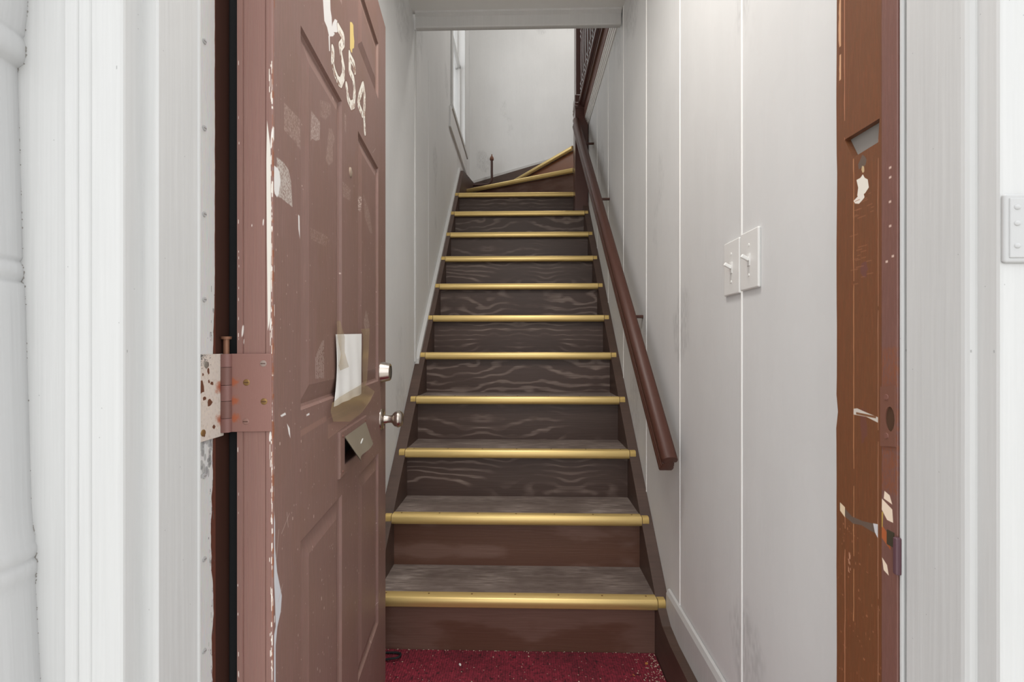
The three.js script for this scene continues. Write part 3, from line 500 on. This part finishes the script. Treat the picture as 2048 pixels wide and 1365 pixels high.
    for (let i = 0; i < 260; i++) { const y = 0.4 + 1.4 * r(), g = 10 * r() * r(); c.fillStyle = r() < 0.5 ? rgb(232, 226, 220, 0.9) : rgb(150, 96, 66, 0.8); c.fillRect(0, Y(y), 1 + g * fbm(y * 20, 4, 3, 9), 3 + 16 * r()); }
    for (const [u0, y0, u1, y1] of [[0.03, 0.69, 0.06, 0.71], [0.05, 0.715, 0.055, 0.69], [0.02, 0.7, 0.012, 0.66], [0.018, 0.592, 0.034, 0.61], [0.7, 1.57, 0.66, 1.54], [0.66, 0.14, 0.80, 0.22], [0.60, 0.09, 0.76, 0.20]]) { c.strokeStyle = rgb(206, 188, 178, 0.7); c.lineWidth = 1.4; c.beginPath(); c.moveTo(X(u0), Y(y0)); c.lineTo(X(u1), Y(y1)); c.stroke(); }
    c.strokeStyle = rgb(188, 160, 130, 0.5); c.lineWidth = 1.2; c.beginPath(); for (const [u, y] of [[0.254, 0.79], [0.254, 0.83], [0.487, 0.83], [0.52, 0.80], [0.254, 0.79]]) c.lineTo(X(u), Y(y)); c.stroke();
    for (let i = 0; i < 500; i++) { c.fillStyle = rgb(184, 164, 154, 0.2); const t = r(); c.fillRect(X(0.58 + 0.14 * t + 0.05 * r()), Y(0.03 + 0.16 * t + 0.03 * r()), 1.5, 8 * r() + 2); }
  });
  const faceMat = std({ map: face, roughness: 0.5, bumpMap: null });
  const faceUV = (g0) => { const g = g0.index ? g0.toNonIndexed() : g0, p = g.attributes.position, uv = new Float32Array(p.count * 2); for (let i = 0; i < p.count; i++) { uv[2 * i] = p.getX(i) / L; uv[2 * i + 1] = p.getY(i) / DH; } g.setAttribute('uv', new THREE.BufferAttribute(uv, 2)); return g; };
  // six pressed panels
  const pans = []; for (const [u0, u1] of [[0.107, 0.35], [0.492, 0.738]]) for (const [y0, y1] of [[0.12, 0.645], [0.868, 1.525], [1.74, 1.91]]) pans.push([u0, u1, y0, y1]);
  const rect = ([u0, u1, y0, y1]) => [[u0, y0], [u0, y1], [u1, y1], [u1, y0]];
  const slot = [0.352, 0.535, 0.708, 0.768];
  add(door, 'slab', faceUV(ext([[0.004, BOT], [L, BOT], [L, DH], [0.004, DH]], T, [...pans.map(rect), rect(slot)]).translate(0, 0, -T)), faceMat);
  const steps = [[0, 0], [0.004, -0.0055], [0.009, -0.0075], [0.015, -0.006], [0.036, -0.0015], [0.040, -0.0005]];
  for (const [u0, u1, y0, y1] of pans) {
    const us = [...steps.map((s) => u0 + s[0]), ...steps.slice().reverse().map((s) => u1 - s[0])], ys = [...steps.map((s) => y0 + s[0]), ...steps.slice().reverse().map((s) => y1 - s[0])], n = us.length, zs = [...steps.map((s) => s[1]), ...steps.slice().reverse().map((s) => s[1])];
    const pos = [], V = (i, j) => [us[i], ys[j], (i <= j && i + j < n) || (i >= j && i + j >= n - 1 && i > j) ? Math.min(zs[i], 0) : zs[j]];
    const dep = (i, j) => { const k = Math.min(i, n - 1 - i, j, n - 1 - j); return [us[i], ys[j], steps[Math.min(k, 5)][1]]; };
    for (let i = 0; i < n - 1; i++) for (let j = 0; j < n - 1; j++) {
      const a = dep(i, j), b = dep(i + 1, j), c = dep(i + 1, j + 1), d = dep(i, j + 1);
      if ((i < n / 2) === (j < n / 2)) pos.push(...a, ...b, ...c, ...a, ...c, ...d); else pos.push(...a, ...b, ...d, ...b, ...c, ...d);
    }
    const g = new THREE.BufferGeometry(); g.setAttribute('position', new THREE.Float32BufferAttribute(pos, 3)); g.computeVertexNormals();
    const back = new THREE.BoxGeometry(u1 - u0, y1 - y0, 0.02).toNonIndexed().translate((u0 + u1) / 2, (y0 + y1) / 2, -0.03); back.deleteAttribute('uv');
    add(door, 'panel', faceUV(mergeGeometries([g, back])), faceMat);
  }
  // hinge edge: two steel lips with a timber strip between
  const edgeTex = canvasTex(128, 2048, (c, w, h) => {
    const Z = (z) => (z + T) / T * w, Y = (y) => (DH - y) / DH * h, r = mulberry(321);
    c.fillStyle = rgb(146, 112, 103); c.fillRect(0, 0, w, h);
    for (let i = 0; i < 9000; i++) { c.fillStyle = r() < 0.5 ? rgb(136, 92, 82, 0.16) : rgb(164, 118, 108, 0.16); c.fillRect(r() * w, r() * h, 1, 10 + 70 * r()); }
    // bare primer strip beside the outer lip
    c.fillStyle = rgb(240, 234, 224); c.beginPath(); for (const [z, y] of [[-0.0085, 1.31], [-0.0035, 1.27], [-0.0025, 1.15], [-0.0035, 1.02], [-0.0075, 1.0], [-0.0088, 1.13], [-0.0095, 1.25]]) c.lineTo(Z(z), Y(y)); c.fill();
    for (let i = 0; i < 120; i++) { const y = 0.5 + 0.9 * r(); c.fillStyle = rgb(236, 228, 218); c.fillRect(Z(-0.002 - 0.004 * r() * r()), Y(y), 2 + 4 * r() * r(), 3 + 22 * r() * r()); }
    for (let i = 0; i < 26; i++) { const y = 0.5 + 0.9 * r(); c.fillStyle = rgb(236, 226, 216); c.fillRect(Z(-T + 0.001 + 0.002 * r()), Y(y), 1 + 2 * r(), 2 + 6 * r()); }
    for (const [z, y, a, b] of [[-0.043, 1.0, 5, 18], [-0.0415, 0.985, 4, 8], [-0.0015, 1.285, 8, 34], [-0.0035, 1.01, 6, 20], [-0.004, 0.845, 8, 16], [-0.014, 1.16, 4, 10], [-0.03, 1.155, 3, 4]]) { c.fillStyle = rgb(238, 232, 226); c.beginPath(); c.ellipse(Z(z), Y(y), a / 2, b / 2, 0.2, 0, 7); c.fill(); }
    c.fillStyle = rgb(150, 90, 62, 0.8); for (let i = 0; i < 90; i++) c.fillRect(Z(-0.0015), Y(0.5 + 0.9 * r()), 1 + 3 * r(), 4 + 12 * r());
  });
  const ep = [[0.006, -T], [0, -T + 0.0005], [0, -T + 0.0080], [0.0018, -T + 0.0086], [0.0018, -T + 0.0094], [0.0006, -T + 0.0100], [0.0006, -0.0116], [0.0020, -0.0110], [0.0020, -0.0102], [0.0002, -0.0096], [0.0001, -0.0022], [0.0008, -0.0004], [0.006, 0]];
  const eg = ext(ep.map(([a, b]) => [a, -b]), DH - BOT).rotateX(-Math.PI / 2).translate(0, BOT, 0), e2 = eg.index ? eg.toNonIndexed() : eg, ep2 = e2.attributes.position, euv = e2.attributes.uv;
  for (let i = 0; i < ep2.count; i++) euv.setXY(i, (ep2.getZ(i) + T) / T, ep2.getY(i) / DH);
  add(door, 'hinge_edge', e2, std({ map: edgeTex, bumpMap: null, roughness: 0.5 }), 'painted timber edge between two steel lips');
  add(door, 'black_strip', uvm(new RoundedBoxGeometry(0.02, DH - 0.03, 0.02, 2, 0.004).translate(0.024, DH / 2, -T - 0.0095)), M.black, 'black upright strip behind the hinge edge');  // plain black strip down the back of the door by the hinges
  // peephole, knob, deadbolt
  const lathe = (pts, seg = 32) => new THREE.LatheGeometry(pts.map(([r, y]) => new THREE.Vector2(r, y)), seg).rotateX(Math.PI / 2);
  add(door, 'peephole', uvm(lathe([[0.0, 0.003], [0.006, 0.003], [0.011, 0.0015], [0.012, -0.001]]).translate(0.421, 1.393, 0)), std({ color: '#b7a391', roughness: 0.4, metalness: 0.3 }));
  const kn = new THREE.Group(); kn.name = 'door_knob'; door.add(kn); kn.position.set(0.788, 0.742, 0);
  add(kn, 'rose', uvm(lathe([[0, 0.010], [0.016, 0.0095], [0.024, 0.008], [0.032, 0.0045], [0.034, 0.001], [0.034, -0.001]])), M.nickel);
  add(kn, 'shank', uvm(lathe([[0.017, 0.006], [0.0145, 0.012], [0.0125, 0.02], [0.012, 0.03], [0.0145, 0.036]])), M.nickel);
  add(kn, 'knob', uvm(lathe([[0.013, 0.034], [0.017, 0.036], [0.0235, 0.042], [0.0265, 0.05], [0.0262, 0.056], [0.022, 0.064], [0.014, 0.068], [0.005, 0.0685], [0, 0.0685]])), M.nickel);
  const db = new THREE.Group(); db.name = 'deadbolt'; door.add(db); db.position.set(0.785, 0.893, 0);
  add(db, 'collar', uvm(lathe([[0.034, -0.001], [0.0335, 0.003], [0.0275, 0.027], [0.0255, 0.029], [0.0195, 0.029]])), M.nickel);
  add(db, 'key_face', uvm(lathe([[0.0198, 0.0275], [0.012, 0.027], [0, 0.027]])), M.steel);
  // mail slot
  const ms = new THREE.Group(); ms.name = 'mail_slot'; door.add(ms);
  const fr = shapeOf([[0.318, 0.688], [0.56, 0.688], [0.56, 0.79], [0.318, 0.79]], [[[0.354, 0.71], [0.354, 0.767], [0.533, 0.767], [0.533, 0.71]]]);
  add(ms, 'frame', faceUV(new THREE.ExtrudeGeometry(fr, { depth: 0.003, bevelEnabled: true, bevelSize: 0.003, bevelThickness: 0.003, bevelSegments: 3, bevelOffset: -0.003 })), faceMat);
  add(ms, 'recess', uvm(new THREE.BoxGeometry(0.19, 0.07, 0.004).translate(0.4435, 0.738, -0.03)), M.black);
  const fg = new THREE.PlaneGeometry(0.196, 0.064, 24, 8), fp = fg.attributes.position;
  for (let i = 0; i < fp.count; i++) { const u = fp.getX(i), v = fp.getY(i) - 0.032, t = clamp(-v / 0.064), bend = 0.016 * Math.pow(clamp(1 - (u + 0.098) / 0.09), 2) * t; fp.setXYZ(i, u + 0.006 * t, v * (1 - 0.06 * t), 0.02 * t + bend + 0.002 * Math.sin(u * 40) * t); }
  fg.computeVertexNormals();
  const fb = fg.clone(); fb.translate(0, 0, -0.0014); const ix = fb.index.array; for (let i = 0; i < ix.length; i += 3) { const q = ix[i]; ix[i] = ix[i + 1]; ix[i + 1] = q; }
  fb.computeVertexNormals();
  add(ms, 'flap', uvm(merge(fg, fb).translate(0.448, 0.774, 0.0065)), M.flap, 'bent grey metal flap');
  add(ms, 'flap_scar', uvm(new THREE.SphereGeometry(1, 10, 6).scale(0.013, 0.004, 0.001).rotateZ(0.3).translate(0.455, 0.742, 0.0185)), M.paper, 'chipped white spot on the flap');
  for (const [u, y] of [[0.336, 0.778], [0.336, 0.70], [0.548, 0.778]]) add(ms, 'screw', uvm(new THREE.SphereGeometry(1, 10, 6).scale(0.0035, 0.0035, 0.0015).translate(u, y, 0.0062)), M.purple);

  // hinge, written in world coordinates
  const hg = new THREE.Group(); hg.name = 'hinge'; door.add(hg); hg.updateMatrixWorld(true);
  const leafTex = canvasTex(128, 512, (c, w, h) => {
    const r = mulberry(99); c.fillStyle = rgb(214, 204, 194); c.fillRect(0, 0, w, h);
    for (let i = 0; i < 400; i++) { c.fillStyle = r() < 0.5 ? rgb(224, 212, 196, 0.5) : rgb(190, 174, 160, 0.35); c.fillRect(r() * w, r() * h, 2 + 4 * r(), 4 + 14 * r()); }
    c.fillStyle = rgb(96, 94, 92, 0.7); for (let i = 0; i < 120; i++) c.fillRect(r() * r() * 60, r() * r() * 90, 1 + 4 * r(), 1 + 5 * r());
    for (const [x, y, a, b] of [[40, 100, 8, 20], [12, 120, 5, 9], [60, 175, 10, 12], [44, 165, 5, 12], [20, 260, 10, 14], [8, 190, 12, 40], [70, 440, 8, 14], [20, 480, 4, 8], [46, 290, 15, 22]]) { c.fillStyle = rgb(104, 64, 44); c.beginPath(); for (let k = 0; k < 9; k++) { const q = 0.6 + 0.6 * r(), t = k / 9 * 6.283; c.lineTo(x + a * q * Math.cos(t), y + b * q * Math.sin(t)); } c.fill(); }
    for (const [x, y] of [[108, 205], [112, 405]]) for (let i = 0; i < 160; i++) { c.fillStyle = rgb(168, 90, 66, 0.12); c.beginPath(); c.ellipse(x + 34 * (r() - 0.5) * r() * 2, y + 44 * (r() - 0.5) * r() * 2, 7, 10, 0, 0, 7); c.fill(); }
  });
  const jl = bx(-0.4372, -0.4345, 0.848, 0.967, 0.603, 0.651, 0.001), juv = jl.attributes.uv, jp = jl.attributes.position;
  for (let i = 0; i < jp.count; i++) juv.setXY(i, (-jp.getZ(i) - 0.603) / 0.048, (jp.getY(i) - 0.848) / 0.119);
  partF(hg, 'jamb_leaf', jl, std({ map: leafTex, roughness: 0.55 }), 'rusty white leaf');
  const doorLeafTex = canvasTex(256, 512, (c, w, h) => {
    const r = mulberry(77); c.fillStyle = rgb(150, 111, 102); c.fillRect(0, 0, w, h);
    for (let i = 0; i < 1500; i++) { c.fillStyle = r() < 0.5 ? rgb(138, 92, 84, 0.2) : rgb(166, 118, 110, 0.2); c.fillRect(r() * w, r() * h, 1, 8 + 30 * r()); }
    for (const [x, y] of [[8, 185], [10, 305], [14, 420]]) for (let i = 0; i < 150; i++) { c.fillStyle = rgb(170, 88, 66, 0.10); c.beginPath(); c.ellipse(x + 50 * r() * r(), y + 70 * (r() - 0.5) * r(), 8, 10, 0, 0, 7); c.fill(); }
  });
  const dl = uvm(new RoundedBoxGeometry(0.003, 0.114, 0.0565, 2, 0.0008).translate(-0.0012, 0.91, -0.0295)), duv = dl.attributes.uv, dp = dl.attributes.position;
  for (let i = 0; i < dp.count; i++) duv.setXY(i, (dp.getZ(i) + 0.0578) / 0.0565, (dp.getY(i) - 0.853) / 0.114);
  add(hg, 'door_leaf', dl, std({ map: doorLeafTex, roughness: 0.45 }), 'brown painted leaf');
  const ks = [0.853, 0.8735, 0.8985, 0.9215, 0.9475, 0.967];
  for (let k = 0; k < 5; k++) partF(hg, 'knuckle', uvm(new THREE.CylinderGeometry(0.0091, 0.0091, ks[k + 1] - ks[k] - 0.0006, 20).translate(-0.4318, (ks[k] + ks[k + 1]) / 2, -0.652)), std({ color: k % 2 ? '#7a5750' : '#86605a', roughness: 0.45, metalness: 0.15 }));
  partF(hg, 'pin', uvm(merge(new THREE.CylinderGeometry(0.0042, 0.0042, 0.024, 16).translate(-0.4318, 0.977, -0.652), new THREE.CylinderGeometry(0.0075, 0.0068, 0.004, 16).translate(-0.4318, 0.99, -0.652))), std({ color: '#8f6650', metalness: 0.4, roughness: 0.5 }), 'worn hinge pin');
  for (const [z, y, m] of [[-0.0125, 0.9525, M.paintedScrew], [-0.036, 0.925, M.brassScrew], [-0.0115, 0.897, M.brassScrew], [-0.037, 0.868, M.door]]) { const q = add(hg, 'screw', uvm(new THREE.SphereGeometry(1, 14, 8).scale(0.0012, 0.0048, 0.0048).translate(-0.0027, y, z)), m); add(q, 'slot', uvm(new THREE.BoxGeometry(0.0008, 0.001, 0.0066).translate(-0.0037, y, z)), M.darkWood); }
  for (const [y, d, m] of [[0.9525, 0.6145, M.oldScrew], [0.86, 0.608, M.brassScrew]]) partF(hg, 'screw', uvm(new THREE.SphereGeometry(1, 14, 8).scale(0.0012, 0.0048, 0.0048).translate(-0.4344, y, -d)), m);

  // ------------------------------------------------ paper note taped to the door (a thing of its own)
  const note = thing('paper_note', 'blank white paper taped to the brown door', 'paper', door.localToWorld(new THREE.Vector3(0.39, 0.93, 0.002)).toArray(), undefined, turn); note.scale.setScalar(SIZE);
  const sheet = (pts, z0, amp, seed, thick) => {                    // a crinkled sheet over an outline in door coordinates
    const s = shapeOf(pts), g = new THREE.ExtrudeGeometry(s, { depth: thick, bevelEnabled: false, steps: 1 });
    let q = g.index ? g.toNonIndexed() : g; const P = q.attributes.position;
    for (let i = 0; i < P.count; i++) { const u = P.getX(i), y = P.getY(i); P.setXYZ(i, u - 0.39, y - 0.93, P.getZ(i) + z0 - 0.002 + amp * fbm(u * 25, y * 25, 3, seed)); }
    q.computeVertexNormals(); return uvm(q);
  };
  { // the sheet itself as a grid with gentle buckles
    const g = new THREE.BoxGeometry(1, 1, 0.0004, 24, 20, 1).toNonIndexed(), P = g.attributes.position;
    for (let i = 0; i < P.count; i++) {
      const s = P.getX(i) + 0.5, t = P.getY(i) + 0.5, lo = [0.278 + 0.226 * s, 0.851 + 0.003 * s], hi = [0.289 + 0.21 * s, 1.002 + 0.006 * s];
      const bow = 0.012 * Math.sin(Math.PI * t) * (1 - s), u = lo[0] + (hi[0] - lo[0]) * t + bow, y = lo[1] + (hi[1] - lo[1]) * t;
      P.setXYZ(i, u - 0.39, y - 0.93, 0.002 + P.getZ(i) + 0.0035 * Math.sin(s * 17 + 2 * t) * (1 - 0.5 * t) * 0.5 + 0.003 * s);
    }
    g.computeVertexNormals(); add(note, 'sheet', uvm(g), M.paper);
  }
  add(note, 'tape', sheet([[0.278, 1.029], [0.299, 1.032], [0.335, 0.997], [0.330, 0.964], [0.362, 0.930], [0.299, 0.925], [0.289, 0.936], [0.303, 0.959], [0.285, 1.0]], 0.0085, 0.004, 3, 0.0003), M.tape, 'loose clear tape');
  add(note, 'tape', sheet([[0.473, 1.019], [0.576, 1.025], [0.564, 0.964], [0.541, 0.883], [0.504, 0.859], [0.49, 0.93], [0.5, 1.006]], 0.0085, 0.004, 5, 0.0003), M.tape, 'wrinkled clear tape');
  add(note, 'tape', sheet([[0.299, 0.869], [0.504, 0.881], [0.639, 0.846], [0.579, 0.827], [0.485, 0.807], [0.374, 0.804], [0.253, 0.824], [0.233, 0.847], [0.246, 0.863]], 0.0085, 0.004, 7, 0.0003), M.tape, 'yellowed clear tape');
}

// ---------------------------------------------------------------- porch column and the plate on the outer casing
{
  const pf = [[0, -0.198], [0.075, -0.198], [0.075, 0.12], [0.062, 0.15], [0.068, 0.2], [0.069, 0.42], [0.0655, 0.6], [0.0632, 0.66], [0.0605, 0.735], [0.0612, 0.7385], [0.0605, 0.742], [0.0618, 0.747], [0.0618, 0.757], [0.0598, 0.7605], [0.0612, 0.764], [0.0618, 0.772], [0.0600, 0.7775], [0.0604, 0.783], [0.059, 0.79], [0.0575, 0.82], [0.0552, 0.93], [0.0535, 1.02], [0.0528, 1.042], [0.0502, 1.045], [0.0520, 1.05], [0.0522, 1.055], [0.0516, 1.061], [0.0496, 1.066], [0.0514, 1.07], [0.0510, 1.1], [0.0490, 1.2], [0.0478, 1.262], [0.0480, 1.266], [0.0520, 1.27], [0.0535, 1.278], [0.0535, 1.29], [0.0515, 1.2965], [0.0528, 1.30], [0.0545, 1.32], [0.0560, 1.36], [0.058, 1.45], [0.05, 1.7], [0.06, 2.2], [0.075, 2.25], [0.075, 2.4], [0, 2.4]];
  const c = add(scene, 'porch_column', fitted(uvm(new THREE.LatheGeometry(pf.map(([r, y]) => new THREE.Vector2(r && 0.0439 + (r - 0.048) * 1.395, y)), 64).translate(-0.562, 0, -0.44))), M.strip);
  c.userData = { label: 'white turned porch column against the outer door casing', category: 'column' };
  const r = mulberry(404), gs = [], rad = (y) => { for (let i = 1; i < pf.length; i++) if (y <= pf[i][1]) { const t = (y - pf[i - 1][1]) / Math.max(1e-6, pf[i][1] - pf[i - 1][1]); return 0.0439 + (pf[i - 1][0] + (pf[i][0] - pf[i - 1][0]) * t - 0.048) * 1.395; } return 0.05; };
  for (let i = 0; i < 150; i++) { const near = r() < 0.6, y = near ? [1.283, 1.265, 1.055, 1.045, 0.79, 0.76, 0.738][Math.floor(r() * 7)] + 0.012 * (r() - 0.5) : 0.6 + 0.75 * r(), q = rad(y), x = -0.562 + Math.sqrt(q * q - 0.018 * 0.018); gs.push(new THREE.IcosahedronGeometry(1, 0).scale(0.0004 + 0.0009 * r() * (near ? 1.4 : 0.6), 0.0005 + 0.0016 * r() * r(), 0.0005).translate(x - 0.0003 + 0.0012 * (r() - 0.5), y, -0.4578)); }
  const gr = add(scene, 'grime', fitted(uvm(merge(gs))), M.grime); gr.userData = { label: 'dark grime in the joint of the porch column and casing', category: 'grime', kind: 'stuff' };
  const d = 0.4526, p = thing('wall_plate', 'small white painted-over plate with screws on the outer casing', 'plate', [0.44, 1.08, -0.392]);
  partF(p, 'plate', bx(0.4632, 0.532, 1.059, 1.1255, d - 0.004, d + 0.001, 0.0024), M.strip);
  partF(p, 'inset', bx(0.4668, 0.528, 1.0635, 1.121, d - 0.0052, d - 0.003, 0.001), M.strip);
  for (const y of [1.112, 1.0965, 1.075]) partF(p, 'screw', uvm(new THREE.SphereGeometry(1, 12, 8).scale(0.0032, 0.0026, 0.0014).translate(0.4735, y, -(d - 0.0052))), M.strip);
}

// ---------------------------------------------------------------- unseen lamps added above the frame to brighten the entry and upper hall
function addedLamp(label, x, y, d, power, size) {
  const l = thing('added_ceiling_lamp', label, 'lamp', [x, y, -d]);
  add(l, 'base', uvm(new THREE.CylinderGeometry(size * 0.55, size * 0.55, 0.02, 32).translate(0, -0.01, 0)), M.plastic);
  add(l, 'shade', uvm(new THREE.LatheGeometry([[size * 0.52, -0.02], [size * 0.5, -0.04], [size * 0.38, -0.065], [size * 0.2, -0.08], [0, -0.085]].map(([r, q]) => new THREE.Vector2(r, q)), 32)), M.addedLampGlass);
  const a = new THREE.RectAreaLight('#fffaf4', power, size, size); a.position.set(x, y - 0.092, -d); a.lookAt(x, y - 1, -d); scene.add(a);
}
addedLamp('unseen white dome lamp added on the entry ceiling to brighten it', -0.06, CEIL, 0.86, ENTRY_FILL, 0.3);
addedLamp('unseen white dome lamp added on the upper hall ceiling to brighten the stairs', 0.6, TOP, 3.1, HALL_FILL, 0.36);

renderer.render(scene, camera);
